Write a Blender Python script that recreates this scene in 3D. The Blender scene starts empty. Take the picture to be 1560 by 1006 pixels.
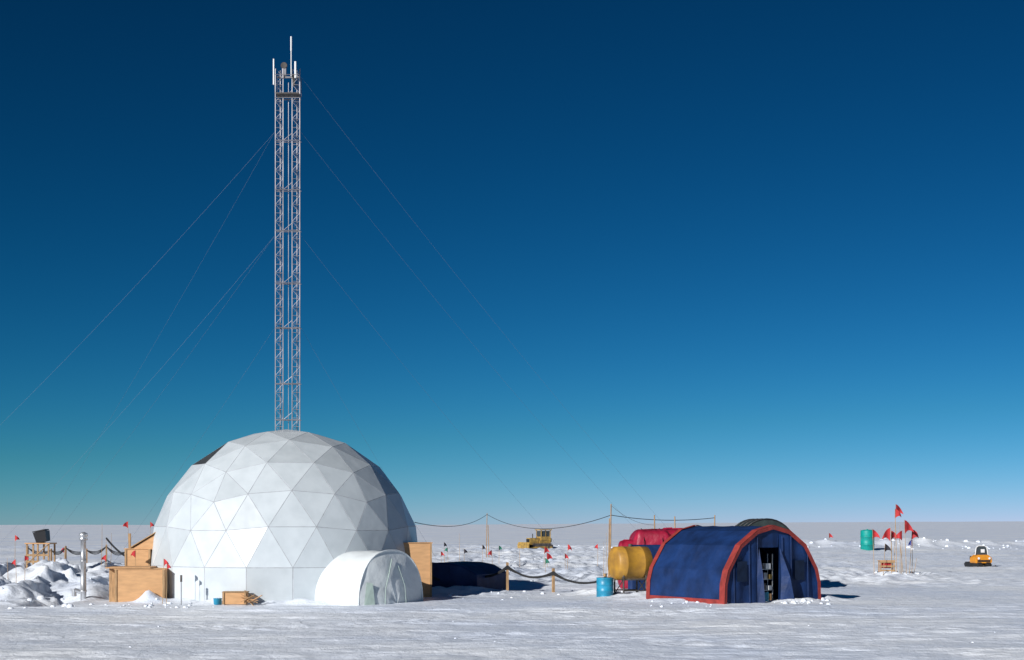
import bpy, math, random
import numpy as np
from mathutils import Vector, Matrix
random.seed(7)
R=random.random
sc=bpy.context.scene
F=2167.0; H=3.6; HY=797.0; CX=780.0
def gx(px,d): return (px-CX)*d/F
def gz(py,d): return H-(py-HY)*d/F
def dep(py): return F*H/(py-HY)

# ------------------------------------------------ noise
def perlin(x,y,seed=0):
    x=np.asarray(x,float); y=np.asarray(y,float)
    xi=np.floor(x).astype(np.int64); yi=np.floor(y).astype(np.int64)
    xf=x-xi; yf=y-yi
    def g(ix,iy,dx,dy):
        h=(ix*374761393+iy*668265263+seed*974634777)&0xffffffff
        h=((h^(h>>13))*1274126177)&0xffffffff
        h=h^(h>>16)
        a=(h&0xffff)/65536.0*2*np.pi
        return np.cos(a)*dx+np.sin(a)*dy
    u=xf*xf*xf*(xf*(xf*6-15)+10); v=yf*yf*yf*(yf*(yf*6-15)+10)
    n00=g(xi,yi,xf,yf); n10=g(xi+1,yi,xf-1,yf); n01=g(xi,yi+1,xf,yf-1); n11=g(xi+1,yi+1,xf-1,yf-1)
    return ((n00*(1-u)+n10*u)*(1-v)+(n01*(1-u)+n11*u)*v)*1.5
def sst(a,b,x):
    t=np.clip((x-a)/(b-a),0,1); return t*t*(3-2*t)
def gauss(x,y,cx,cy,sx,sy): return np.exp(-((x-cx)/sx)**2-((y-cy)/sy)**2)
TRACKS=[(45,0.10,3,30,0.0),(50,-0.22,2,25,1.0),(56,0.06,2.5,40,2.0),(41,0.33,1.5,22,3.0),(59,-0.12,1.5,28,4.0),(47,-0.45,2,30,5.0),(53,0.5,2,26,0.7)]
def height(x,y):
    x=np.asarray(x,float); y=np.asarray(y,float)
    near=1-sst(250,500,y)
    patch=0.4+0.6*sst(-0.25,0.3,perlin(x/14,y/5,31))
    z=near*(0.09*perlin(x/9,y/4,1)+patch*(0.045*perlin(x/3.2+0.3*y,y/0.9,2)+0.03*perlin(x/1.4-0.5*y,y/0.5,32)+0.016*perlin(x/0.45,y/0.5,3)))
    tm=near*sst(30,36,y)*(1-sst(61,64,y))
    for y0,sl,am,wl,ph in TRACKS:
        yc=y0+sl*x+am*np.sin(x/wl+ph)
        for o in(-0.8,0.8):
            q=(y-yc-o*math.sqrt(1+sl*sl))/0.22
            z+=tm*(-0.06*np.exp(-q*q)+0.04*np.exp(-(np.abs(q)-1.8)**2*2))*(0.6+0.7*perlin(x/1.5,y/1.5,33))
    rough=sst(76,92,y)*(1-sst(185,225,y))
    rg=1-np.abs(perlin(x/5,y/7,4)); rg2=1-np.abs(perlin(x/1.9,y/3,5))
    c=sst(-14,-3,x)*(1-sst(14,30,x-0.05*y))
    amp=0.22+0.55*c
    z+=rough*amp*(0.75*(rg-0.6)+0.38*(rg2-0.6)+0.2*perlin(x/0.8,y/1.0,6))
    bx=0.25+0.75*sst(18,45,x)
    by=205+8*perlin(x/30,0*x,8)
    z+=bx*(0.95+0.55*perlin(x/6,y/9,9)+0.35*perlin(x/1.7,y/4,10))*np.exp(-((y-by)/7)**2)
    # left heaps: wind-cut banks with steep faces
    lm=sst(-60,-44,x)*(1-sst(-20.4,-18.9,x))*sst(61,66,y)*(1-sst(88,100,y))
    q=(x+0.25*(y-66)+1.6*perlin(x/3,y/4,11)+0.4*perlin(x/0.9,y/1.1,15))/3.1
    saw=(q-np.floor(q)); saw=saw*(1-sst(0.86,1.0,saw))
    z+=lm*(0.15+0.85*saw*(0.75+0.6*perlin(x/4,y/5,16))+0.30*perlin(x/1.5,y/2,12)+0.12*perlin(x/0.5,y/0.6,13)+0.4*sst(70,80,y))
    z-=0.9*gauss(x,y,-21.2,66.0,1.2,2.6)
    def m(px,d,h,sx,sy,s=20):
        cx=gx(px,d)
        return h*gauss(x,y,cx,d,sx,sy)*(1+0.5*perlin(x/0.6,y/0.6,s))
    z+=m(1370,95,0.35,1.5,1.5)+m(1236,66.5,0.4,1.2,0.7)+m(1215,64.3,0.2,1.3,0.6,22)
    z+=m(228,64.2,0.45,0.55,0.5,23)+m(700,72,0.35,2.4,1.6,24)+m(1030,64.8,0.18,2.6,0.8,25)+m(915,71.5,0.3,1.5,1.0,26)
    z+=m(980,68.5,0.25,1.6,1.0,27)
    r=np.hypot(x+11.1,y-70)
    z+=0.22*np.exp(-((r-6.7)/0.45)**2)*(0.6+0.8*perlin(x/0.9,y/0.9,28))
    far=sst(300,1500,y)
    z+=far*(1.6*perlin(x/300,y/500,14))+sst(1500,8500,y)*(15*np.tanh((x/np.maximum(y,1)-0.08)/0.25))
    return z
def hz(x,y): return float(height(np.array([x]),np.array([y]))[0])

# ------------------------------------------------ materials
def newmat(name,col,rough=0.6,metal=0.0,var=0.12,vscale=3.0,bump=0.0,bscale=20.0,stretch=(1,1,1),spec=0.5,dirt=None,coord='Object'):
    m=bpy.data.materials.new(name); m.use_nodes=True
    nt=m.node_tree; b=nt.nodes['Principled BSDF']
    b.inputs['Roughness'].default_value=rough; b.inputs['Metallic'].default_value=metal
    b.inputs['Specular IOR Level'].default_value=spec
    tc=nt.nodes.new('ShaderNodeTexCoord'); mp=nt.nodes.new('ShaderNodeMapping'); mp.inputs['Scale'].default_value=stretch
    nt.links.new(tc.outputs[coord],mp.inputs['Vector'])
    n=nt.nodes.new('ShaderNodeTexNoise'); n.inputs['Scale'].default_value=vscale; n.inputs['Detail'].default_value=5
    nt.links.new(mp.outputs[0],n.inputs['Vector'])
    cr=nt.nodes.new('ShaderNodeValToRGB')
    c0=[max(0,c*(1-var*1.6)) for c in col]; c1=[min(1,c*(1+var)) for c in col]
    if dirt: c0=list(dirt)
    cr.color_ramp.elements[0].position=0.3; cr.color_ramp.elements[1].position=0.7
    cr.color_ramp.elements[0].color=(*c0,1); cr.color_ramp.elements[1].color=(*c1,1)
    nt.links.new(n.outputs['Fac'],cr.inputs[0]); nt.links.new(cr.outputs[0],b.inputs['Base Color'])
    if bump>0:
        n2=nt.nodes.new('ShaderNodeTexNoise'); n2.inputs['Scale'].default_value=bscale; n2.inputs['Detail'].default_value=4
        nt.links.new(mp.outputs[0],n2.inputs['Vector'])
        bp=nt.nodes.new('ShaderNodeBump'); bp.inputs['Strength'].default_value=1.0; bp.inputs['Distance'].default_value=bump
        nt.links.new(n2.outputs['Fac'],bp.inputs['Height']); nt.links.new(bp.outputs[0],b.inputs['Normal'])
    return m
def snowmat():
    m=bpy.data.materials.new('snow'); m.use_nodes=True
    nt=m.node_tree; b=nt.nodes['Principled BSDF']; L=nt.links.new
    b.inputs['Roughness'].default_value=0.5; b.inputs['Specular IOR Level'].default_value=0.3
    tc=nt.nodes.new('ShaderNodeTexCoord')
    def noise(scale,stretch,detail=5,rot=0,rgh=0.55):
        mp=nt.nodes.new('ShaderNodeMapping'); mp.inputs['Scale'].default_value=stretch; mp.inputs['Rotation'].default_value=(0,0,rot)
        L(tc.outputs['Object'],mp.inputs['Vector'])
        n=nt.nodes.new('ShaderNodeTexNoise'); n.inputs['Scale'].default_value=scale; n.inputs['Detail'].default_value=detail; n.inputs['Roughness'].default_value=rgh
        L(mp.outputs[0],n.inputs['Vector']); return n.outputs['Fac']
    big=noise(0.06,(1,1.2,1),9,0.2,0.7)
    cr=nt.nodes.new('ShaderNodeValToRGB')
    cr.color_ramp.elements[0].position=0.38; cr.color_ramp.elements[1].position=0.62
    cr.color_ramp.elements[0].color=(0.71,0.78,0.91,1); cr.color_ramp.elements[1].color=(0.90,0.93,0.97,1)
    L(big,cr.inputs[0]); L(cr.outputs[0],b.inputs['Base Color'])
    a=noise(1.4,(1,1,1),8,0,0.68); c=noise(1.2,(0.2,1.2,1),6,0.25); d=noise(1.6,(0.1,1.3,1),5,-0.5)
    def math_(op,x,y):
        n=nt.nodes.new('ShaderNodeMath'); n.operation=op
        for i,v in enumerate((x,y)):
            if isinstance(v,float): n.inputs[i].default_value=v
            else: L(v,n.inputs[i])
        return n.outputs[0]
    s=math_('ADD',math_('MULTIPLY',a,0.55),math_('MULTIPLY',c,0.32)); s=math_('ADD',s,math_('MULTIPLY',d,0.28))
    bp=nt.nodes.new('ShaderNodeBump'); bp.inputs['Distance'].default_value=0.22; bp.inputs['Strength'].default_value=0.85
    L(s,bp.inputs['Height']); L(bp.outputs[0],b.inputs['Normal'])
    return m
SNOW=snowmat()
PLY=newmat('plywood',(0.60,0.34,0.16),0.75,var=0.09,vscale=2.0,stretch=(1,1,4),bump=0.003,bscale=12)
WOOD=newmat('rough_lumber',(0.42,0.26,0.13),0.8,var=0.22,vscale=5,stretch=(4,4,0.6),bump=0.004)
BAMBOO=newmat('bamboo',(0.45,0.30,0.16),0.6,var=0.2)
RUBBER=newmat('black_rubber',(0.02,0.02,0.022),0.6,var=0.3)
BLACK=newmat('black_paint',(0.015,0.015,0.018),0.5,var=0.3)
GALV=newmat('galvanised_steel',(0.55,0.56,0.58),0.4,metal=0.7,var=0.15,vscale=2)
ALU=newmat('tower_steel',(0.27,0.26,0.28),0.45,metal=0.35,var=0.25,vscale=1.2)
WIRE=newmat('guy_steel',(0.13,0.18,0.24),0.6,metal=0.0,var=0.1)
WHITEP=newmat('white_fibreglass',(0.8,0.8,0.8),0.4,var=0.04)
REDF=newmat('red_flag_cloth',(0.50,0.03,0.035),0.8,var=0.2)
GREENF=newmat('green_flag_cloth',(0.02,0.16,0.11),0.8,var=0.2)
BLACKF=newmat('black_flag_cloth',(0.02,0.02,0.03),0.8,var=0.2)
BLUEF=newmat('blue_flag_cloth',(0.03,0.06,0.3),0.8,var=0.2)
TENTB=newmat('blue_tent_canvas',(0.006,0.028,0.11),0.6,var=0.3,vscale=1.2,bump=0.07,bscale=1.5,spec=0.35)
TENTR=newmat('red_tent_trim',(0.28,0.032,0.025),0.7,var=0.2,vscale=3,bump=0.02,bscale=4)
TENTD=newmat('dark_window_mesh',(0.008,0.018,0.045),0.8,var=0.2,spec=0.2)
DKGREEN=newmat('dark_green_canvas',(0.015,0.028,0.028),0.7,var=0.3,bump=0.03,bscale=3)
TANK=newmat('ochre_tank_paint',(0.46,0.24,0.03),0.5,var=0.14,vscale=2.5,dirt=(0.33,0.17,0.035))
DRUM=newmat('cyan_drum_paint',(0.02,0.26,0.42),0.4,var=0.2,vscale=3)
TEAL=newmat('teal_tank_paint',(0.0,0.30,0.26),0.5,var=0.12)
REDT=newmat('red_tarpaulin',(0.34,0.01,0.04),0.5,var=0.25,vscale=2,bump=0.08,bscale=1.8)
CATY=newmat('yellow_machine_paint',(0.45,0.28,0.06),0.5,var=0.2,vscale=3,dirt=(0.22,0.14,0.05))
ORANGE=newmat('orange_yellow_plastic',(0.72,0.28,0.02),0.4,var=0.1)
DKSTEEL=newmat('dark_track_steel',(0.08,0.07,0.065),0.7,var=0.3)
GLASS=newmat('dark_glass',(0.05,0.06,0.07),0.1,var=0.1)
FABW=newmat('white_tunnel_cloth',(0.70,0.74,0.75),0.6,var=0.04,vscale=1.0,bump=0.12,bscale=0.8)
FABG=newmat('grey_green_cloth',(0.40,0.50,0.45),0.7,var=0.1)
SEAM=newmat('dome_seam',(0.42,0.44,0.47),0.6,var=0.15)
DARK=newmat('opening_shade_paint',(0.03,0.035,0.04),0.9,var=0.2)

class MB:
    def __init__(s): s.v=[];s.f=[];s.m=[];s.mats=[];s.smooth=[]
    def mi(s,mat):
        if mat not in s.mats: s.mats.append(mat)
        return s.mats.index(mat)
    def add(s,vs,fs,mat,sm=False):
        o=len(s.v); s.v+= [tuple(v) for v in vs]; k=s.mi(mat)
        for f in fs: s.f.append(tuple(i+o for i in f)); s.m.append(k); s.smooth.append(sm)
    def box(s,c,size,mat,rot=0.0,M=None,taper=1.0):
        x,y,z=[a/2 for a in size]
        vs=[]
        for dz in(-1,1):
            t=taper if dz>0 else 1
            for dx,dy in((-1,-1),(1,-1),(1,1),(-1,1)): vs.append(Vector((dx*x*t,dy*y*t,dz*z)))
        Rm=M if M is not None else Matrix.Rotation(rot,3,'Z')
        vs=[Rm@v+Vector(c) for v in vs]
        s.add(vs,[(3,2,1,0),(4,5,6,7),(0,1,5,4),(1,2,6,5),(2,3,7,6),(3,0,4,7)],mat)
    def tube(s,p,q,r,mat,n=8,r2=None,cap=True):
        p=Vector(p);q=Vector(q); d=(q-p)
        if d.length<1e-6: return
        d.normalize(); a=d.orthogonal().normalized(); b=d.cross(a); r2=r if r2 is None else r2
        vs=[]
        for P,rr in((p,r),(q,r2)):
            for i in range(n):
                t=2*math.pi*i/n; vs.append(P+rr*(math.cos(t)*a+math.sin(t)*b))
        s.add(vs,[(i,(i+1)%n,n+(i+1)%n,n+i) for i in range(n)],mat,n>6)
        if cap: s.add(vs,[tuple(range(n))[::-1],tuple(range(n,2*n))],mat)
    def line(s,pts,r,mat,n=5):
        for i in range(len(pts)-1): s.tube(pts[i],pts[i+1],r,mat,n,cap=False)
    def poly(s,pts,mat): s.add(pts,[tuple(range(len(pts)))],mat)
    def prism(s,prof,y0,y1,mat,M=None,o=(0,0,0)):
        n=len(prof); vs=[Vector((x,y0,z)) for x,z in prof]+[Vector((x,y1,z)) for x,z in prof]
        if M is not None: vs=[M@v for v in vs]
        vs=[v+Vector(o) for v in vs]
        s.add(vs,[tuple(range(n)),tuple(range(n,2*n))[::-1]]+[(i,n+i,n+(i+1)%n,(i+1)%n) for i in range(n)],mat)
    def lathe(s,prof,c,axis,mat,n=24):
        c=Vector(c); d=Vector(axis).normalized(); a=d.orthogonal().normalized(); b=d.cross(a)
        vs=[]
        for t,r in prof:
            for i in range(n):
                an=2*math.pi*i/n; vs.append(c+d*t+max(r,1e-4)*(math.cos(an)*a+math.sin(an)*b))
        fs=[]
        for j in range(len(prof)-1):
            for i in range(n): fs.append((j*n+i,j*n+(i+1)%n,(j+1)*n+(i+1)%n,(j+1)*n+i))
        s.add(vs,fs,mat,True)
        s.add(vs[:n],[tuple(range(n))[::-1]],mat); s.add(vs[-n:],[tuple(range(n))],mat)
    def build(s,name,parent=None,bevel=0,fix=True):
        me=bpy.data.meshes.new(name); me.from_pydata(s.v,[],s.f)
        for m in s.mats: me.materials.append(m)
        me.polygons.foreach_set('material_index',s.m); me.polygons.foreach_set('use_smooth',s.smooth)
        me.update()
        o=bpy.data.objects.new(name,me); sc.collection.objects.link(o)
        if fix:
            import bmesh
            bm=bmesh.new(); bm.from_mesh(me); bmesh.ops.recalc_face_normals(bm,faces=bm.faces); bm.to_mesh(me); bm.free()
        if parent: o.parent=parent
        if bevel:
            md=o.modifiers.new('b','BEVEL'); md.width=bevel; md.segments=2; md.limit_method='ANGLE'
        return o
def root(name,loc=(0,0,0)):
    o=bpy.data.objects.new(name,None); sc.collection.objects.link(o); o.empty_display_size=0.5
    return o
def sag(p,q,s,n=12):
    p=Vector(p);q=Vector(q); return [p.lerp(q,i/n)-Vector((0,0,4*s*(i/n)*(1-i/n))) for i in range(n+1)]

# ------------------------------------------------ ground
ys=np.concatenate([np.linspace(-60,28,30),np.linspace(29,62,220),np.linspace(62.15,100,270),np.linspace(100.4,230,300),np.geomspace(231,9000,130)])
nu=760
u=np.linspace(-1,1,nu); uu=np.sign(u)*(0.55*np.abs(u)+0.45*np.abs(u)**4)
hw=np.where(ys>0,0.75*np.abs(ys),0)+45*1.0
X=uu[None,:]*hw[:,None]; Y=np.repeat(ys[:,None],nu,1)
Z=height(X,Y)
ny=len(ys)
co=np.stack([X,Y,Z],-1).reshape(-1,3)
idx=np.arange(ny*nu).reshape(ny,nu)
fc=np.stack([idx[:-1,:-1],idx[:-1,1:],idx[1:,1:],idx[1:,:-1]],-1).reshape(-1,4)
me=bpy.data.meshes.new('snow_ground')
me.vertices.add(len(co)); me.vertices.foreach_set('co',co.ravel())
me.loops.add(fc.size); me.loops.foreach_set('vertex_index',fc.ravel())
me.polygons.add(len(fc)); me.polygons.foreach_set('loop_start',np.arange(0,fc.size,4)); me.polygons.foreach_set('loop_total',np.full(len(fc),4))
me.polygons.foreach_set('use_smooth',np.ones(len(fc),bool))
me.update(); me.validate(); me.materials.append(SNOW)
go=bpy.data.objects.new('snow_ground',me); sc.collection.objects.link(go)

cl=MB()
def clod(x,y,r):
    z=hz(x,y)
    vs=[];n=6
    ph=R()*6
    for j,(zz,rr) in enumerate(((-0.4,0.8),(0.2,1.0),(0.65,0.6))):
        for i in range(n):
            a=ph+2*math.pi*i/n; q=r*rr*(0.7+0.6*R()); vs.append((x+q*math.cos(a),y+q*math.sin(a),z+r*zz*(0.8+0.4*R())))
    fs=[(j*n+i,j*n+(i+1)%n,(j+1)*n+(i+1)%n,(j+1)*n+i) for j in range(2) for i in range(n)]+[tuple(range(2*n,3*n))]
    cl.add(vs,fs,SNOW,True)
def sc_(n,pxa,pxb,da,db,ra,rb):
    for _ in range(n):
        d=da+(db-da)*R(); clod(gx(pxa+(pxb-pxa)*R(),d),d,ra+(rb-ra)*R()**2)
sc_(45,-20,160,60,80,0.04,0.2)
sc_(30,160,300,60,64,0.03,0.12)
sc_(30,640,960,66,80,0.03,0.14)
sc_(30,650,950,85,150,0.06,0.22)
sc_(90,1220,1600,192,212,0.1,0.36)
sc_(30,640,1200,180,212,0.1,0.35)
sc_(50,1180,1265,62.5,67,0.03,0.15)
sc_(25,1335,1400,93,97,0.05,0.2)
sc_(16,-40,1600,40,62,0.02,0.05)
sc_(25,990,1110,61,65,0.03,0.1)
cl.build('snow_clods')

# ------------------------------------------------ geodesic dome
import bmesh
DCX,DCY,DR,DZ=-11.1,70.0,6.6,1.6
dome=root('geodesic_dome')
def dome_mat():
    m=bpy.data.materials.new('dome_panel'); m.use_nodes=True; nt=m.node_tree; b=nt.nodes['Principled BSDF']
    b.inputs['Roughness'].default_value=0.38
    at=nt.nodes.new('ShaderNodeAttribute'); at.attribute_name='tint'
    tc=nt.nodes.new('ShaderNodeTexCoord'); n=nt.nodes.new('ShaderNodeTexNoise'); n.inputs['Scale'].default_value=1.3; n.inputs['Detail'].default_value=6
    nt.links.new(tc.outputs['Object'],n.inputs['Vector'])
    cr=nt.nodes.new('ShaderNodeValToRGB'); cr.color_ramp.elements[0].color=(0.54,0.59,0.62,1); cr.color_ramp.elements[1].color=(0.61,0.66,0.69,1)
    cr.color_ramp.elements[0].position=0.3; cr.color_ramp.elements[1].position=0.6
    nt.links.new(n.outputs['Fac'],cr.inputs[0])
    mx=nt.nodes.new('ShaderNodeMix'); mx.data_type='RGBA'; mx.blend_type='MULTIPLY'; mx.inputs[0].default_value=1
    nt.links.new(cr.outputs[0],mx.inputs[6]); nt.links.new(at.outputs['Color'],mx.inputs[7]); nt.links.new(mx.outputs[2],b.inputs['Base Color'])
    n2=nt.nodes.new('ShaderNodeTexNoise'); n2.inputs['Scale'].default_value=0.9
    nt.links.new(tc.outputs['Object'],n2.inputs['Vector'])
    bp=nt.nodes.new('ShaderNodeBump'); bp.inputs['Distance'].default_value=0.03; nt.links.new(n2.outputs['Fac'],bp.inputs['Height']); nt.links.new(bp.outputs[0],b.inputs['Normal'])
    return m
DOME=dome_mat()
bm=bmesh.new(); bmesh.ops.create_icosphere(bm,subdivisions=3,radius=DR)
low=[v for v in bm.verts if v.co.z<-0.05*DR]; bmesh.ops.delete(bm,geom=low,context='VERTS')
ring=[v for v in bm.verts if abs(v.co.z)<0.03*DR]
for v in ring: v.co.z=0
az=[math.atan2(v.co.y,v.co.x) for v in bm.verts if abs(v.co.z-0.447*DR)<0.02*DR and len(v.link_edges)==5]
target=math.radians(-90-6.5-18)
rot=target-az[0]
bmesh.ops.rotate(bm,verts=bm.verts,cent=(0,0,0),matrix=Matrix.Rotation(rot,3,'Z'))
be=[e for e in bm.edges if e.is_boundary]
g=bmesh.ops.extrude_edge_only(bm,edges=be); nv=[x for x in g['geom'] if isinstance(x,bmesh.types.BMVert)]
for v in nv: v.co.z=-DZ-0.5
bmesh.ops.recalc_face_normals(bm,faces=bm.faces)
orig=list(bm.faces)
def near_face(v):
    hd=Vector(v).normalized(); return max(orig,key=lambda f:f.calc_center_median().normalized().dot(hd) if f.calc_center_median().z>0 else -1)
hatch=near_face((-0.56,-0.22,0.78)); glint_face=near_face((-0.115,-0.97,0.19))
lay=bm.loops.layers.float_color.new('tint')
oset=set(orig)
bmesh.ops.inset_individual(bm,faces=orig,thickness=0.028,depth=0.012)
for f in bm.faces:
    t=1.0
    if f in oset:
        f.material_index=0; t=0.92+0.08*R()
        if R()<0.15: t=0.86
        if f==glint_face: t=1.45  # sun reflection painted in as a lighter tint on this panel
    else: f.material_index=1
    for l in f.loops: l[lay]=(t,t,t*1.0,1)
hatch.material_index=2  # closed panel; the unlit opening is only dark colour
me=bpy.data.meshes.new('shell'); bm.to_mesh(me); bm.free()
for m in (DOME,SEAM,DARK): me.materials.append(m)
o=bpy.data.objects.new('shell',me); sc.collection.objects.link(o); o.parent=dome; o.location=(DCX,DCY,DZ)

# entrance tunnel
tun=root('entrance_tunnel')
T0=Vector((gx(596,63.4),63.4,0)); ax=Vector((-0.75,0.66,0)).normalized(); tr=Vector((ax.y,-ax.x,0))
tb=MB(); rw,rh=1.95,2.36; ns,nl=28,14; Lt=4.6
def arch(a,k=1.0): return -tr*(rw*k*math.copysign(abs(math.cos(a))**0.85,math.cos(a)))+Vector((0,0,rh*k*math.sin(a)**0.9))
vs=[]
for j in range(nl+1):
    t=j/nl
    for i in range(ns+1):
        a=math.pi*i/ns; p=T0+ax*(t*Lt)+arch(a,1+0.012*math.sin(j*2.2)-0.02*abs(math.sin(t*9.4)))
        if i in(0,ns): p.z=-0.4
        vs.append(p)
tb.add(vs,[(j*(ns+1)+i,j*(ns+1)+i+1,(j+1)*(ns+1)+i+1,(j+1)*(ns+1)+i) for j in range(nl) for i in range(ns)],FABW,True)
tb.build('vault_cover',tun)
tc_=MB()
vs=[];nr=8
for k in range(nr+1):
    s_=k/nr
    for i in range(ns+1):
        a=math.pi*i/ns
        p=T0+arch(a,s_)
        p-=ax*(0.35*(1-s_**2)+0.03*math.sin(p.z*2.5+i*0.4))
        if i in(0,ns): p.z=-0.4
        vs.append(p)
tc_.add(vs,[(k*(ns+1)+i,k*(ns+1)+i+1,(k+1)*(ns+1)+i+1,(k+1)*(ns+1)+i) for k in range(nr) for i in range(ns)],FABW,True)
tc_.build('end_sheet',tun)
td=MB()
def endp(u,z,out=0.4): return T0+tr*u-ax*out+Vector((0,0,z))
td.line([endp(-0.75,-0.1,0.40),endp(-0.7,0.7,0.38),endp(-0.4,1.4,0.30),endp(-0.1,2.0,0.14)],0.022,FABG,6)
td.line([endp(0.55,-0.1,0.40),endp(0.5,0.8,0.36),endp(0.2,1.7,0.24)],0.015,FABG,6)
td.poly([endp(-1.75,-0.1,0.12),endp(-1.25,-0.1,0.30),endp(-1.35,0.95,0.25),endp(-1.6,1.0,0.12)],FABG)
rim=[T0+arch(math.pi*i/ns,1.01) for i in range(ns+1)]
td.line(rim,0.035,FABW,6)
td.build('door_seams',tun)

def plybox(name,pxa,pxb,yt,yb,d,depth,rot=0,floor=-0.3,toground=False,lid=True):
    b=MB(); x0,x1=gx(pxa,d),gx(pxb,d); zt=gz(yt,d); zb=floor if toground else gz(yb,d)
    cx=(x0+x1)/2; w=x1-x0
    Rm=Matrix.Rotation(rot,3,'Z'); c=Vector((cx,d+depth/2,(zt+zb)/2))
    b.box(c,(w,depth,zt-zb),PLY,rot)
    h=zt-zb
    for sx in(-1,1):
        b.box(c+Rm@Vector((sx*(w/2-0.045),-depth/2-0.02,0)),(0.09,0.04,h),WOOD,rot)
    if lid: b.box(c+Vector((0,0,h/2+0.02)),(w+0.08,depth+0.08,0.035),PLY,rot)
    return b
b=plybox('x',602,655,828,866,67.6,1.5,0.12,toground=True); b.build('plywood_vestibule')
b=plybox('x',172,246,868,920,64.5,2.2,0.1,toground=True)
x0=gx(160,64.6)
b.box((x0+0.35,65.6,0.7),(0.6,1.6,1.75),WOOD,0.1)
b.box((gx(190,64.3),65.4,gz(867,64.5)+0.05),(2.0,1.9,0.05),PLY,0.1)
b.build('plywood_shed')
b=plybox('x',190,229,837,868,67.5,1.6,0.0)
b.box((gx(190,67.5)+0.1,68,1.6),(0.1,0.1,3),WOOD)
xa,xb=gx(200,67.4),gx(236,67.4)
b.prism([(xa,gz(836,67.4)),(xb,gz(838,67.4)),(xb,gz(814,67.4))],67.5,68.9,PLY)
b.box(((xa+xb)/2,68.2,gz(824,67.4)+0.05),(1.5,1.6,0.04),WOOD,M=Matrix.Rotation(math.radians(-31),3,'Y'))
b.build('plywood_roof_hutch')
b=MB(); d=62.6; xc=gx(357,d)
b.box((xc,d+0.3,0.28),(1.05,0.6,0.52),PLY,0.05)
for sx in(-1,1): b.box((xc+sx*0.48,d-0.04,0.28),(0.08,0.05,0.52),WOOD,0.0)
b.box((xc,d+0.3,0.56),(1.12,0.68,0.03),WOOD,0.05)
b.build('wooden_crate')
b=MB()
for i in range(9):
    a=R()*3.1; x=gx(384,d)+R()*0.4-0.2; y=d-0.2+R()*0.5; z=0.15+R()*0.3
    b.box((x,y,z),(0.5+R()*0.4,0.08,0.025),PLY if i%2 else WOOD,M=Matrix.Rotation(a,3,'Z')@Matrix.Rotation(R()*1.4-0.7,3,'Y'))
b.build('broken_planks')
b=MB(); xx=gx(330,d)
b.lathe([(0,0.16),(0.02,0.17),(0.26,0.19),(0.28,0.2)],(xx,d+0.2,0.0),(0,0,1),DRUM,16); b.build('blue_bucket')
b=MB(); b.tube((gx(276,62.8),62.8,-0.2),(gx(276,62.8),62.8,1.2),0.03,GALV); b.box((gx(276,62.8),62.8,1.15),(0.08,0.08,0.3),DKSTEEL); b.build('steel_stake')

b=MB()
prof=[(655,908,0),(655,858,0),(684,859,0.0),(704,863,0),(726,876,0),(728,908,0)]
d=73.5
n=len(prof); fr=[Vector((gx(a,d),d,gz(y,d) if y<900 else -0.3)) for a,y,_ in prof]; bk=[Vector((p.x+1.6,p.y+3.5,p.z)) for p in fr]
b.add(fr+bk,[tuple(range(n))]+[(i,n+i,n+i+1,i+1) for i in range(n-1)]+[tuple(range(2*n-1,n-1,-1))],TENTB)
b.line([fr[1],fr[2],fr[3],fr[4]],0.04,TENTB); b.line([fr[2],Vector((fr[2].x,fr[2].y,0))],0.03,TENTB)
b.build('blue_tarp_shelter')

# ------------------------------------------------ lattice tower
tw=root('lattice_tower')
TD=70.0
def mast(name,px,ztop,zb=7.5,w=0.38,y=TD):
    b=MB(); x=gx(px,TD)
    ps=[Vector((x-w/2,y-w*0.3,0)),Vector((x+w/2,y-w*0.3,0)),Vector((x,y+w*0.57,0))]
    for p in ps: b.tube((p.x,p.y,0),(p.x,p.y,ztop),0.024,ALU,6)
    z=zb;st=0.42;k=0
    while z<ztop-0.05:
        z2=min(z+st,ztop)
        for i in range(3):
            p,q=ps[i],ps[(i+1)%3]
            if k%2: p,q=q,p
            b.tube((p.x,p.y,z),(q.x,q.y,z2),0.009,ALU,4,cap=False)
            b.tube((p.x,p.y,z),(q.x,q.y,z),0.009,ALU,4,cap=False)
        z=z2;k+=1
    b.build(name,tw)
zt=gz(106,TD)
mast('mast_left',426,zt); mast('mast_right',451.5,zt)
b=MB()
for py in (640,585,500,432,352,290,215,150):
    z=gz(py,TD)
    for dy in(-0.14,0.2):
        b.tube((gx(420,TD),TD+dy,z),(gx(458,TD),TD+dy,z),0.022,ALU,6)
    b.tube((gx(432,TD),TD-0.1,z),(gx(445,TD),TD-0.1,z+0.35),0.014,ALU,5)
b.tube((gx(439,TD),TD+0.1,7.5),(gx(439,TD),TD+0.1,zt-0.6),0.016,ALU,6)
b.build('cross_ties',tw)
b=MB()
zp=gz(145,TD); xc=gx(439,TD)
b.box((xc,TD,zp),(1.15,0.7,0.06),DKSTEEL)
for sx in(-0.6,0.6):
    for sy in(-0.35,0.35): b.tube((xc+sx,TD+sy,zp),(xc+sx,TD+sy,zp+0.9),0.013,ALU,5)
b.tube((xc-0.6,TD-0.35,zp+0.9),(xc+0.6,TD-0.35,zp+0.9),0.013,ALU,5)
zz=gz(110,TD)
b.box((gx(433,TD),TD,zz+0.02),(0.2,0.2,0.4),ALU); b.lathe([(0,0.15),(0.05,0.17),(0.1,0.15)],(gx(433,TD),TD-0.12,zz+0.3),(0,1,0),DKSTEEL,16)
b.box((gx(447,TD),TD,gz(122,TD)),(0.16,0.2,0.55),DKSTEEL)
b.box((xc,TD,gz(118,TD)),(1.1,0.08,0.07),ALU)
b.build('crown_block',tw)
b=MB()
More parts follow.
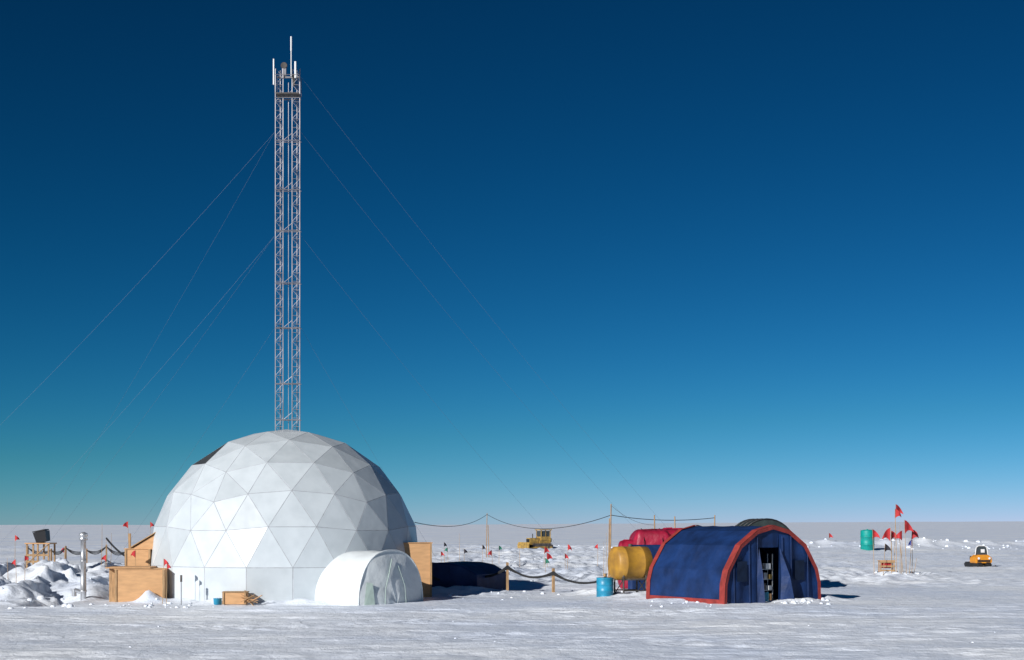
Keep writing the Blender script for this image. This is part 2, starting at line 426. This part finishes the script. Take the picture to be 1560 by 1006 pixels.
b.tube((gx(418.5,TD),TD-0.3,gz(132,TD)),(gx(418.5,TD),TD-0.3,gz(93,TD)),0.04,WHITEP)
b.tube((gx(444.5,TD),TD-0.2,gz(118,TD)),(gx(444.5,TD),TD-0.2,gz(80,TD)),0.025,WHITEP)
b.tube((gx(444.5,TD),TD-0.2,gz(80,TD)),(gx(444.5,TD),TD-0.2,gz(58,TD)),0.04,WHITEP)
b.tube((gx(451.5,TD),TD-0.3,gz(122,TD)),(gx(451.5,TD),TD-0.3,gz(97,TD)),0.055,WHITEP)
b.tube((gx(457,TD),TD,gz(150,TD)),(gx(457,TD),TD,gz(110,TD)),0.02,GALV)
b.build('antennas',tw)
b=MB()
zA,zB,zC,zD_=gz(118,TD),gz(202,TD),gz(360,TD),gz(500,TD)
xl,xr=gx(418,TD),gx(459,TD)
def guy(p,q,s=0.5,r=0.0042): b.line(sag(p,q,s,16),r,WIRE,4)
guy((xr,TD,zA),(gx(1085,86),86,0.2),0.5); guy((xr,TD,zB),(gx(1040,86),86,0.2),0.6); guy((xr,TD,zC),(gx(900,82),82,0.2),0.4)
guy((xr,TD,zD_),(gx(690,78),78,0.2),0.2)
guy((xl,TD,zB),(gx(-260,80),80,0.2),0.8); guy((xl,TD,zC),(gx(-60,80),80,0.2),0.4)
guy((xl,TD,zC),(gx(50,90),90,1.0),0.2); guy((xl,TD,zB),(gx(30,92),92,0.8),0.4); guy((xl,TD,zD_),(gx(160,86),86,0.5),0.2)
b.build('guy_wires',tw)

# ------------------------------------------------ blue tent
tent=root('blue_frame_tent')
A=Vector((gx(1103,62.4),62.4,0)); U=Vector((4.9,3.2,0)).normalized(); V=Vector((-U.y,U.x,0)); W=5.85; LT=5.4
prof=[(0,-0.3),(0.05,0.9),(0.22,1.5),(0.95,2.6),(1.95,3.25),(2.92,3.47)]
prof=prof+[(W-a,z) for a,z in prof[-2::-1]]
def tp(u,v,z,out=0.0): return A+U*u+V*v+Vector((0,0,z))
def scaled(k): return [((u-W/2)*k+W/2,z*k if z>0 else z) for u,z in prof]
def strip(name,prof,v0,v1,mat,nv=1,wr=0.0):
    b=MB(); n=len(prof); vs=[]
    for j in range(nv+1):
        v=v0+(v1-v0)*j/nv
        for i,(u,z) in enumerate(prof):
            sc2=1-wr*math.sin(math.pi*((j*4/nv)%1.0)) 
            vs.append(tp((u-W/2)*sc2+W/2,v,z*sc2 if z>0 else z))
    b.add(vs,[(j*n+i,j*n+i+1,(j+1)*n+i+1,(j+1)*n+i) for j in range(nv) for i in range(n-1)],mat)
    return b.build(name,tent,fix=False)
strip('roof_canvas',prof,0,LT,TENTB,24,wr=0.008)
p2=scaled(1.012)
strip('front_trim',p2,-0.06,0.30,TENTR); strip('rear_trim',p2,LT-0.22,LT+0.05,TENTR)
fp=MB()
def zprof(u):
    for (a,za),(c,zc) in zip(prof[:-1],prof[1:]):
        if a<=u<=c: return za+(zc-za)*(u-a)/(c-a+1e-9)
    return 0
D0,D1,DH=2.05,3.38,2.5
def gable(b,u0,u1,z0,v,mat,n=10):
    us=[u0+(u1-u0)*i/n for i in range(n+1)]
    us=sorted(set(us+[a for a,_ in prof if u0<a<u1]))
    vs=[]
    for u in us:
        vs.append(tp(u,v+0.07*math.sin(u*6.0),z0)); vs.append(tp(u,v+0.02*math.sin(u*6),zprof(u)))
    b.add(vs,[(2*i,2*i+2,2*i+3,2*i+1) for i in range(len(us)-1)],mat,True)
gable(fp,0.02,D0,-0.3,0.08,TENTB,24); gable(fp,D1,W-0.02,-0.3,0.08,TENTB,24); gable(fp,D0,D1,DH,0.08,TENTB,6)
gable(fp,0.02,W-0.02,-0.3,LT-0.1,TENTB,20)
fp.build('gable_walls',tent)
dp=MB()
inner=[((u-W/2)*0.955+W/2,z*0.955 if z>0 else z) for u,z in prof]
vs=[tp(u,-0.05,z) for u,z in p2]+[tp(u,-0.03,z) for u,z in inner]; n=len(p2)
dp.add(vs,[(i,i+1,n+i+1,n+i) for i in range(n-1)],TENTR)
dp.build('gable_border',tent)
dp=MB()
for (a,c) in((0.75,1.35),(4.25,4.85)):
    dp.add([tp(a,-0.02,1.0),tp(c,-0.02,1.0),tp(c,-0.02,1.9),tp(a,-0.02,1.9)],[(0,1,2,3)],TENTD)
dp.build('mesh_windows',tent)
dp=MB()
dp.add([tp(D0-0.05,0.0,-0.2),tp(D0+0.15,-0.3,-0.2),tp(D0+0.08,-0.18,1.4),tp(D0+0.02,0.0,2.5),tp(D0-0.1,0,1.2)],[(0,1,2,4),(4,2,3)],TENTB)
dp.add([tp(D1-0.02,0.0,-0.2),tp(D1+0.5,-0.45,-0.15),tp(D1+0.3,-0.3,1.2),tp(D1-0.05,0.0,2.5),tp(D1+0.05,0.0,1.2)],[(0,1,2,4),(4,2,3)],TENTB)
for uu_ in(0.6,1.5,2.0,3.5,4.05,5.1): dp.tube(tp(uu_,-0.01,0.0),tp(uu_,0.03,min(zprof(uu_)-0.1,3)),0.02,TENTB,6)
dp.build('door_flaps',tent)
dp=MB()
dp.box(A+U*(W/2)+V*2.4+Vector((0,0,-0.02)),(5,4,0.06),WOOD,math.atan2(U.y,U.x))
rt_=math.atan2(U.y,U.x)
for z in(0.55,1.05,1.5): dp.box(tp(2.85,0.65,z),(1.05,0.4,0.03),GALV,rt_)
for uu_ in(2.33,3.36): dp.tube(tp(uu_,0.5,0),tp(uu_,0.5,2.2),0.025,GALV); dp.tube(tp(uu_,0.82,0),tp(uu_,0.82,2.2),0.025,GALV)
items=[(2.5,0.1,.25,.3,GALV),(2.85,0.05,.3,.42,DRUM),(3.15,0.1,.2,.3,PLY),(2.5,.57,.2,.22,WHITEP),(2.8,.57,.22,.3,DKSTEEL),(3.1,.57,.22,.2,WHITEP),(2.5,1.07,.24,.2,REDF),(2.85,1.07,.25,.28,GALV),(3.15,1.07,.16,.2,CATY),(2.6,1.52,.3,.2,DKSTEEL),(3.05,1.52,.3,.25,WHITEP)]
for u_,z_,w_,h_,m_ in items: dp.box(tp(u_,0.48+0.1*R(),z_+h_/2),(w_,0.25,h_),m_,rt_+0.2*R())
dp.build('stored_gear',tent)
dp=MB()
dp.add([tp(-0.06,-0.05,-0.3),tp(-0.06,LT,-0.3),tp(0.0,LT,0.22),tp(0.0,-0.05,0.22)],[(0,1,2,3)],TENTR)
dp.add([tp(W+0.06,-0.05,-0.3),tp(W+0.06,LT,-0.3),tp(W,LT,0.22),tp(W,-0.05,0.22)],[(0,1,2,3)],TENTR)
dp.build('base_skirt',tent)
b=MB(); d=76.0; xa,xb=gx(1124,d),gx(1212,d); r=(xb-xa)/2; vs=[];ns=20
for j,(yy,xo) in enumerate(((d,0),(d+6,0.3))):
    for i in range(ns+1):
        a=math.pi*i/ns; vs.append((xa+r+xo-r*1.1*math.cos(a),yy,3.80*math.sin(a)**0.5 if 0<i<ns else -0.2))
b.add(vs,[(i,i+1,ns+2+i,ns+1+i) for i in range(ns)]+[tuple(range(ns+1)),tuple(range(2*ns+1,ns,-1))],DKGREEN)
for k in range(4):
    pts=[Vector((xa+r+0.3*k/3.-r*1.1*1.01*math.cos(math.pi*i/ns),d-0.02+6*k/3,3.82*math.sin(math.pi*i/ns)**0.5)) for i in range(1,ns)]
    b.line(pts,0.04,BLACK,5)
b.build('dark_quonset_tent')

b=MB(); d=78.0
def puffy(cx,cy,cz,a_,b_,c_,mat,seed,e=0.3):
    vs=[];nj,ni=18,40
    for j in range(nj+1):
        t=-math.pi/2+math.pi*j/nj
        for i in range(ni):
            p=2*math.pi*i/ni
            sg=lambda v,e: math.copysign(abs(v)**e,v)
            k=1+0.02*math.sin(3*p+seed)+0.02*math.sin(5*t+2*p+seed)+0.012*math.sin(9*p+seed)
            vs.append((cx+a_*sg(math.cos(t),e)*sg(math.cos(p),e)*k,cy+b_*sg(math.cos(t),e)*sg(math.sin(p),e)*k,cz+c_*sg(math.sin(t),0.5)*k))
    b.add(vs,[(j*ni+i,j*ni+(i+1)%ni,(j+1)*ni+(i+1)%ni,(j+1)*ni+i) for j in range(nj) for i in range(ni)],mat,True)
puffy(gx(992,d),d,1.6,1.15,1.3,1.62,REDT,0.4); puffy(gx(1026,d),d+0.6,1.6,0.8,1.3,1.68,REDT,2.0); puffy(gx(960,d),d-0.2,1.3,0.7,1.0,1.35,REDT,3.3)
for px in(978,1006): b.line([Vector((gx(px,d),d-1.36,0.3)),Vector((gx(px,d),d-1.38,2.6)),Vector((gx(px,d),d-1.0,3.15)),Vector((gx(px,d),d+0.6,3.3))],0.02,BLACK)
b.build('red_tarped_cargo')
b=MB(); b.box((gx(1000,75),75.4,1.1),(3.0,0.5,2.7),TENTB,0.2); b.build('blue_cargo_pallet',bevel=0.15)

tk=root('fuel_tank'); b=MB(); d=69.5
axk=Vector((1,0.35,0)).normalized(); c=Vector((gx(961,d),d+0.3,gz(858.5,d)))
Lh,rt=0.86,0.82
b.lathe([(-Lh-0.10,0.05),(-Lh-0.09,rt*0.5),(-Lh-0.05,rt*0.86),(-Lh+0.03,rt),(-0.5,rt),(-0.48,rt+0.012),(-0.44,rt+0.012),(-0.42,rt),(0.42,rt),(0.44,rt+0.012),(0.48,rt+0.012),(0.5,rt),(Lh-0.03,rt),(Lh+0.05,rt*0.86),(Lh+0.09,rt*0.5),(Lh+0.1,0.05)],c,axk,TANK,40)
b.tube(c+Vector((0,0,rt)),c+Vector((0,0,rt+0.12)),0.1,DKSTEEL,10)
b.build('tank_shell',tk)
b=MB(); pk=Vector((-axk.y,axk.x,0))
for sa in(-0.6,0.6):
    for sp in(-0.55,0.55):
        p=c+axk*sa+pk*sp; b.tube((p.x,p.y,-0.2),(p.x,p.y,c.z-0.45),0.045,DKSTEEL,6)
    p=c+axk*sa; b.tube(p+pk*-0.65+Vector((0,0,-0.68)),p+pk*0.65+Vector((0,0,-0.68)),0.05,DKSTEEL,6)
    b.tube(p+pk*-0.55-Vector((0,0,0.75)),Vector((p.x,p.y,0.1))+pk*0.55,0.025,DKSTEEL,6)
for sp in(-0.55,0.55):
    p=c+pk*sp; b.tube(p-axk*0.7+Vector((0,0,-0.78)),p+axk*0.7+Vector((0,0,-0.78)),0.045,DKSTEEL,6)
    b.tube(Vector((p.x,p.y,0.3))-axk*0.6,Vector((p.x,p.y,0.3))+axk*0.6,0.03,DKSTEEL,6)
b.tube(c+axk*0.3+pk*-0.3+Vector((0,0,-0.8)),c+axk*0.35+pk*-0.9+Vector((0,0,-1.3)),0.03,RUBBER)
b.build('stand',tk)
def drum(px,d,rr,hh,mat,name):
    b=MB(); x=gx(px,d); z=hz(x,d)-0.08
    b.lathe([(0,rr*0.97),(0.02,rr*1.02),(0.05,rr),(hh*0.33,rr),(hh*0.345,rr*1.035),(hh*0.36,rr),(hh*0.65,rr),(hh*0.665,rr*1.035),(hh*0.68,rr),(hh-0.05,rr),(hh-0.02,rr*1.02),(hh,rr*1.0),(hh-0.01,rr*0.9)],(x,d,z),(0,0,1),mat,28)
    b.lathe([(hh-0.02,0.05),(hh+0.02,0.05)],(x+rr*0.5,d-rr*0.3,z),(0,0,1),DKSTEEL,8)
    return b.build(name)
drum(921.5,69.3,0.41,0.98,DRUM,'blue_drum')
b=MB(); d=188; x=gx(1321.5,d); z=hz(x,d)-0.1; zt_=gz(808,d)
hh=zt_-z
b.lathe([(0,0.86),(0.1,0.9),(hh*0.3,0.9),(hh*0.31,0.94),(hh*0.34,0.94),(hh*0.35,0.9),(hh*0.66,0.9),(hh*0.67,0.94),(hh*0.7,0.94),(hh*0.71,0.9),(hh-0.1,0.9),(hh,0.82),(hh+0.06,0.5),(hh+0.08,0.1)],(x,d,z),(0,0,1),TEAL,28)
b.tube((x,d,z+hh),(x,d,z+hh+0.15),0.12,TEAL)
b.build('teal_tank')

# ------------------------------------------------ flags
def flag(px,yt,yb,col,d=None,lean=0.0,size=0.34,side=1,droop=0.6,thick=0.016):
    d=d or dep(yb); x=gx(px,d); z0=hz(x,d)-0.25; zt=gz(yt,d)
    b=MB(); top=Vector((x+lean,d,zt)); base=Vector((x,d,z0))
    mid=base.lerp(top,0.5)+Vector((0.02,0,0))
    b.tube(base,mid,thick,BAMBOO,5,thick*0.9); b.tube(mid,top,thick*0.9,BAMBOO,5,thick*0.5)
    if col:
        s=size; nx=6; vs=[]
        for j in range(nx+1):
            t=j/nx; w=s*0.8*math.sin(t*1.3)/math.sin(1.3)
            zu=zt-0.02-droop*s*t**1.5
            hgt=s*1.15*(1.0-t)*(1-0.15*math.sin(t*3))
            yy=0.16*s*math.sin(t*5+px)
            vs.append((top.x+side*w,d+yy,zu)); vs.append((top.x+side*w*0.96,d+yy*1.4,zu-hgt-0.01))
        b.add(vs,[(2*i,2*i+2,2*i+3,2*i+1) for i in range(nx)],col,True)
    b.build('marker_flag',fix=False)
rr_=lambda:0.15*(R()-0.5)
for px,yt,l,s,sd,c in((1362,768,0.1,0.66,1,REDF),(1381,792,-0.15,0.8,1,REDF),(1385,806,0.2,0.6,1,REDF),(1358,804,-0.05,0.75,-1,REDF),(1358,808,0.0,0.55,1,REDF),(1332,806,-0.12,0.6,1,REDF),(1389,822,0.05,0.4,-1,BLUEF),(1371,800,0.0,0.3,1,None),(1376,812,-0.3,0.3,1,None),(1366,775,-0.1,0.55,1,REDF),(1373,808,0.05,0.6,-1,REDF),(1345,828,0.15,0.5,1,BLACKF),(1391,850,0.25,0.4,-1,None)):
    flag(px,yt,876,c,94.5+R()*1.2,l,s,sd,1.0,0.02)
for px,yt,yb,c,sz in((672,840,872,REDF,.3),(677,826,872,BLACKF,.28),(682,834,870,GREENF,.28),(700,812,868,None,.3),(707,836,874,BLACKF,.32),(735,830,869,BLACKF,.3),(750,838,872,REDF,.36),(760,831,864,GREENF,.3),(792,826,868,None,.3),(828,833,869,REDF,.42),(834,842,872,REDF,.5),(831,850,878,GREENF,.4),(864,829,872,REDF,.38),(861,843,874,REDF,.36),(910,829,868,REDF,.3),(919,825,880,None,.3),(923,812,878,None,.3),
    (1263,812,826,REDF,.6),(1293,826,832,None,.3),(1213,835,850,None,.3)):
    flag(px,yt,yb,c,min(dep(yb),205),rr_(),sz*dep(yb)/100 if dep(yb)<150 else 0.7,1 if R()<0.7 else -1,0.8+0.4*R())
for px,yt,yb,c,sz,dd in((22,815,868,REDF,.34,88),(154,798,868,None,.3,84),(196,794,860,REDF,.38,86),(229,795,868,REDF,.3,84),(24,852,905,REDF,.28,71),(37,846,905,REDF,.25,71),(160,822,868,None,.3,84),(163,845,872,REDF,.34,82),(205,838,868,REDF,.3,66.8),(98,834,862,REDF,.3,95),(12,850,890,None,.3,75),(168,812,862,None,.3,90),
    (247,851,917,REDF,.28,62.9),(253,858,917,REDF,.24,62.7),(650,868,905,None,.2,72)):
    flag(px,yt,yb,c,dd,rr_(),sz,1 if R()<0.6 else -1,0.8)
b=MB(); d=97; x=gx(1352,d)
for sx in(-0.45,0.45):
    for sy in(0,0.5): b.box((x+sx,d+sy,0.45),(0.07,0.07,1.1),WOOD)
for z in(0.35,0.65,0.95): b.box((x,d-0.05,z),(1.05,0.03,0.12),WOOD)
b.box((x,d+0.25,0.72),(0.6,0.4,0.4),REDF,0.2); b.box((x,d+0.25,1.03),(1.1,0.6,0.04),PLY)
b.build('wooden_rack')

rf=root('rope_fence'); b=MB(); tops=[]
for px,yt,d in((652,868,73),(709,865,75),(773,857,74),(843,866,73.2),(922,874,72.5)):
    x=gx(px,d); z=gz(yt,d); b.box((x,d,z/2-0.15),(0.12,0.12,z+0.3),WOOD,R()); tops.append(Vector((x,d,z-0.22)))
b.build('posts',rf)
b=MB(); tops=[Vector((gx(600,74),74,1.4))]+tops
for k in range(4):
    for i in range(len(tops)-1):
        off=Vector((0,-0.09,0.05*(k-2)))
        b.line(sag(tops[i]+off,tops[i+1]+off,0.25+0.05*k+0.07*R(),14),0.034,RUBBER,6)
b.build('hoses',rf)
rf=root('rope_fence'); b=MB(); tops=[]
for px,yt,d in((42,832,93),(78,836,93),(100,832,92),(132,836,90),(162,830,88),(192,838,86)):
    x=gx(px,d); z=gz(yt,d); b.box((x,d,z/2),(0.1,0.1,z),WOOD,R()); tops.append(Vector((x,d,z-0.1)))
b.build('posts',rf); b=MB()
for k in range(3):
    for i in range(len(tops)-1): b.line(sag(tops[i],tops[i+1],0.2+0.08*k,10),0.028,RUBBER,5)
b.line(sag(tops[4]+Vector((0,0,0.5)),tops[5]-Vector((0,0,0.3)),0.1),0.06,RUBBER)
b.build('hoses',rf)

oc=root('overhead_cable_line'); b=MB()
for px,yt,d in((742,782,140),(743.5,800,139.5),(931,768,86),(928.5,790,85.6),(997,785,84),(1028,787,86),(1089,785,88)):
    x=gx(px,d); z=gz(yt,d); b.tube((x+R()*0.2-0.1,d,-0.3),(x,d,z),0.05 if px<1000 and px>900 else 0.045,WOOD,6,0.035)
b.build('poles',oc); b=MB()
P=[Vector((gx(632,74),74,gz(796,74))),Vector((gx(742,140),140,gz(784,140))),Vector((gx(931,86),86,gz(785,86))),Vector((gx(1089,88),88,gz(789,88)))]
for i,s in zip(range(3),(1.2,2.2,0.45)): b.line(sag(P[i],P[i+1],s*0.5,20),0.022,RUBBER,5)
b.line(sag(Vector((gx(931,86),86,gz(770,86))),Vector((gx(997,84),84,gz(800,84))),0.3,14),0.012,RUBBER,4)
b.build('cable',oc)

# ------------------------------------------------ bulldozer
dz=root('bulldozer'); d=190.0; x=gx(821,d); z=hz(x,d)
b=MB()
for sy in(-0.85,0.85):
    pr=[(-1.5,0.35),(-1.25,0.08),(1.2,0.08),(1.5,0.35),(1.45,0.7),(1.1,0.85),(-1.1,0.85),(-1.45,0.7)]
    b.prism(pr,sy-0.22,sy+0.22,DKSTEEL)
    for wx in(-1.15,-0.55,0,0.55,1.15): b.lathe([(-0.25,0.18),(0.25,0.18)],(wx,sy,0.35),(0,1,0),CATY,10)
    for k in range(9): b.box((-1.2+0.3*k,sy,0.88),(0.08,0.5,0.06),DKSTEEL)
b.build('tracks',dz)
b=MB()
b.box((-0.75,0,1.15),(1.6,0.9,0.85),CATY); b.box((0.6,0,0.95),(1.6,1.2,0.6),CATY); b.box((-1.58,0,1.1),(0.06,0.8,0.7),BLACK)
b.box((1.3,0,1.3),(0.5,1.1,0.5),CATY)
b.tube((-0.8,0.2,1.5),(-0.8,0.2,2.1),0.06,BLACK)
b.build('hull',dz,bevel=0.05)
b=MB()
for sx in(0.0,1.3):
    for sy in(-0.6,0.6): b.tube((sx,sy,1.2),(sx,sy,2.55),0.06,CATY,6)
b.box((0.65,0,2.6),(1.7,1.5,0.12),CATY); b.box((0.65,0,1.5),(1.3,1.25,0.5),CATY)
b.box((0.65,0,2.1),(1.2,1.1,0.7),GLASS); b.box((0.65,-0.62,2.1),(0.06,0.05,0.8),CATY); b.box((0.0,0,2.15),(0.05,1.0,0.5),GLASS)
b.build('cab',dz)
b=MB()
vs=[];
for j in range(7):
    t=j/6; zz=0.05+1.0*t; xx=-2.2-0.18*math.cos((t-0.5)*3)+0.1
    for yy in(-1.5,1.5): vs.append((xx,yy,zz))
for j in range(7):
    t=j/6; zz=0.05+1.0*t; xx=-2.1-0.18*math.cos((t-0.5)*3)+0.1
    for yy in(-1.5,1.5): vs.append((xx,yy,zz))
fs=[(2*j,2*j+1,2*j+3,2*j+2) for j in range(6)]+[(14+2*j,14+2*j+1,14+2*j+3,14+2*j+2) for j in range(6)]+[(0,1,15,14),(12,13,27,26)]
b.add(vs,fs,CATY)
for sy in(-1.15,1.15): b.tube((-2.1,sy,0.35),(0.3,sy,0.45),0.09,CATY,6)
b.tube((-2.05,0.3,0.8),(-1.2,0.3,1.3),0.05,GALV,6)
b.build('blade',dz)
dz.location=(x,d,z-0.05); dz.rotation_euler=(0,0,math.radians(28)); dz.scale=(1.06,1.06,1.06)

# ------------------------------------------------ snowmobile
sm=root('snowmobile'); d=116.0; x=gx(1494,d); z=hz(x,d)
b=MB()
b.prism([(-0.72,0.42),(0.72,0.42),(0.80,0.55),(0.74,0.92),(0.42,1.16),(-0.42,1.16),(-0.74,0.92),(-0.80,0.55)],-0.6,0.5,ORANGE)
b.box((0,-0.62,0.62),(1.2,0.06,0.16),BLACK)
for sx in(-0.5,0.5): b.lathe([(0,0.1),(0.04,0.1)],(sx,-0.66,0.85),(0,-1,0),WHITEP,12)
b.build('cowl',sm,bevel=0.06)
b=MB()
b.prism([(-0.6,1.14),(0.6,1.14),(0.50,1.8),(0.3,1.95),(-0.3,1.95),(-0.50,1.8)],-0.15,-0.11,GLASS); b.line([Vector((-0.6,-0.17,1.14)),Vector((-0.5,-0.17,1.8)),Vector((-0.3,-0.17,1.95)),Vector((0.3,-0.17,1.95)),Vector((0.5,-0.17,1.8)),Vector((0.6,-0.17,1.14))],0.04,WHITEP)
b.box((0.1,-0.2,1.5),(0.35,0.03,0.3),WHITEP)
b.tube((-0.45,0.35,1.3),(0.45,0.35,1.3),0.03,BLACK)
b.box((0,1.0,0.85),(0.5,1.2,0.3),BLACK)
b.build('windshield_and_seat',sm)
b=MB()
for sx in(-0.42,0.42):
    b.prism([(-0.9,0.05),(1.7,0.05),(1.9,0.3),(1.6,0.5),(-0.7,0.5),(-1.0,0.3)],-0.19,0.19,RUBBER,M=Matrix.Rotation(math.pi/2,3,'Z'),o=(sx,0.1,0))
for sx in(-0.55,0.55):
    b.box((sx,-0.9,0.05),(0.16,1.2,0.04),DKSTEEL); b.tube((sx,-1.5,0.05),(sx,-1.7,0.28),0.05,DKSTEEL,6); b.tube((sx,-0.8,0.05),(sx,-0.5,0.5),0.04,DKSTEEL,6)
b.build('tracks_and_skis',sm)
sm.location=(x,d,z-0.02); sm.rotation_euler=(0,0,math.radians(8)); sm.scale=(0.92,0.92,0.92)

# ------------------------------------------------ left stand
st=root('timber_stand'); d=84.0; b=MB(); xa,xb=gx(41,d),gx(74,d); zt_=gz(829,d)
for xx in(xa,xb,(xa+xb)/2):
    for yy in(d,d+1.1): b.box((xx,yy,zt_/2),(0.09,0.09,zt_),WOOD)
b.box(((xa+xb)/2,d+0.55,zt_+0.03),(xb-xa+0.2,1.35,0.07),PLY)
for zz in(gz(846,d),gz(856,d)): b.box(((xa+xb)/2,d-0.06,zz),(xb-xa+0.1,0.03,0.12),WOOD)
b.tube((xa,d-0.07,gz(860,d)),(xb,d-0.07,zt_),0.035,WOOD,5)
b.build('frame',st)
b=MB(); c=Vector(((xa+xb)/2+0.1,d+0.5,zt_+0.42)); M=Matrix.Rotation(math.radians(-12),3,'Y')
b.box(c,(0.62,0.7,0.62),BLACK,M=M,taper=1.2); b.box(c+Vector((-0.1,0,0.36)),(0.75,0.8,0.06),BLACK,M=M); b.box(c+Vector((0,0,-0.38)),(0.3,0.3,0.12),DKSTEEL)
b.build('heater_box',st)
b=MB(); d=66.0; x=gx(127,d)
b.lathe([(-0.5,0.13),(0.2,0.13),(0.21,0.16),(0.27,0.16),(0.28,0.13),(1.6,0.13),(1.61,0.15),(1.66,0.15),(1.67,0.125),(2.6,0.125),(2.61,0.20),(2.68,0.2),(2.75,0.14),(2.8,0.2),(2.9,0.2),(2.98,0.05)],(x,d,0.2),(0,0,1),GALV,20)
b.tube((x,d,0.35),(x-0.4,d-0.1,0.5),0.1,GALV,12); b.tube((x-0.4,d-0.1,0.2),(x-0.4,d-0.1,0.55),0.11,GALV,12)
b.build('stovepipe')

# ------------------------------------------------ light, world, camera
EL,AZ=math.radians(24),math.radians(38)
ts=Vector((-math.sin(AZ)*math.cos(EL),-math.cos(AZ)*math.cos(EL),math.sin(EL)))
sd=bpy.data.lights.new('sun','SUN'); sd.energy=4.7; sd.angle=math.radians(0.5); sd.color=(1.0,0.975,0.94)
so=bpy.data.objects.new('sun',sd); sc.collection.objects.link(so); so.rotation_euler=(-ts).to_track_quat('-Z','Y').to_euler()
w=bpy.data.worlds.new('World'); sc.world=w; w.use_nodes=True; nt=w.node_tree
bg=nt.nodes['Background']; sk=nt.nodes.new('ShaderNodeTexSky'); sk.sky_type='NISHITA'; sk.sun_disc=False
sk.sun_elevation=EL; sk.sun_rotation=math.radians(180+38); sk.altitude=3200; sk.air_density=1.0; sk.dust_density=0.0; sk.ozone_density=2.0
S=0.09
def wm(op,a,b_):
    n=nt.nodes.new('ShaderNodeMath'); n.operation=op
    for i,v in enumerate((a,b_)):
        if isinstance(v,(int,float)): n.inputs[i].default_value=v
        else: nt.links.new(v,n.inputs[i])
    return n.outputs[0]
sp=nt.nodes.new('ShaderNodeSeparateColor'); nt.links.new(sk.outputs[0],sp.inputs[0])
r_,g_,b_=[wm('MULTIPLY',sp.outputs[i],S) for i in range(3)]
r2=wm('MULTIPLY',wm('POWER',wm('DIVIDE',r_,0.79),2.8),0.22)
g2=wm('MULTIPLY',wm('POWER',wm('DIVIDE',g_,0.79),1.58),0.355)
bb=wm('ADD',b_,wm('MULTIPLY',wm('MAXIMUM',wm('SUBTRACT',r_,0.45),0.0),0.5))
b2=wm('MULTIPLY',wm('POWER',wm('DIVIDE',bb,0.76),1.62),0.41)
cm=nt.nodes.new('ShaderNodeCombineColor')
for i,v in enumerate((r2,g2,b2)): nt.links.new(wm('DIVIDE',v,S),cm.inputs[i])
nt.links.new(cm.outputs[0],bg.inputs['Color']); bg.inputs['Strength'].default_value=S
cd=bpy.data.cameras.new('camera'); cam=bpy.data.objects.new('camera',cd); sc.collection.objects.link(cam)
cam.location=(0,0,H); cam.rotation_euler=(math.radians(90),0,0); cd.lens=50.0; cd.sensor_width=36; cd.shift_y=294/1560; cd.clip_end=20000; cd.clip_start=0.5
sc.camera=cam
sc.view_settings.view_transform='Standard'; sc.view_settings.look='None'; sc.view_settings.exposure=0
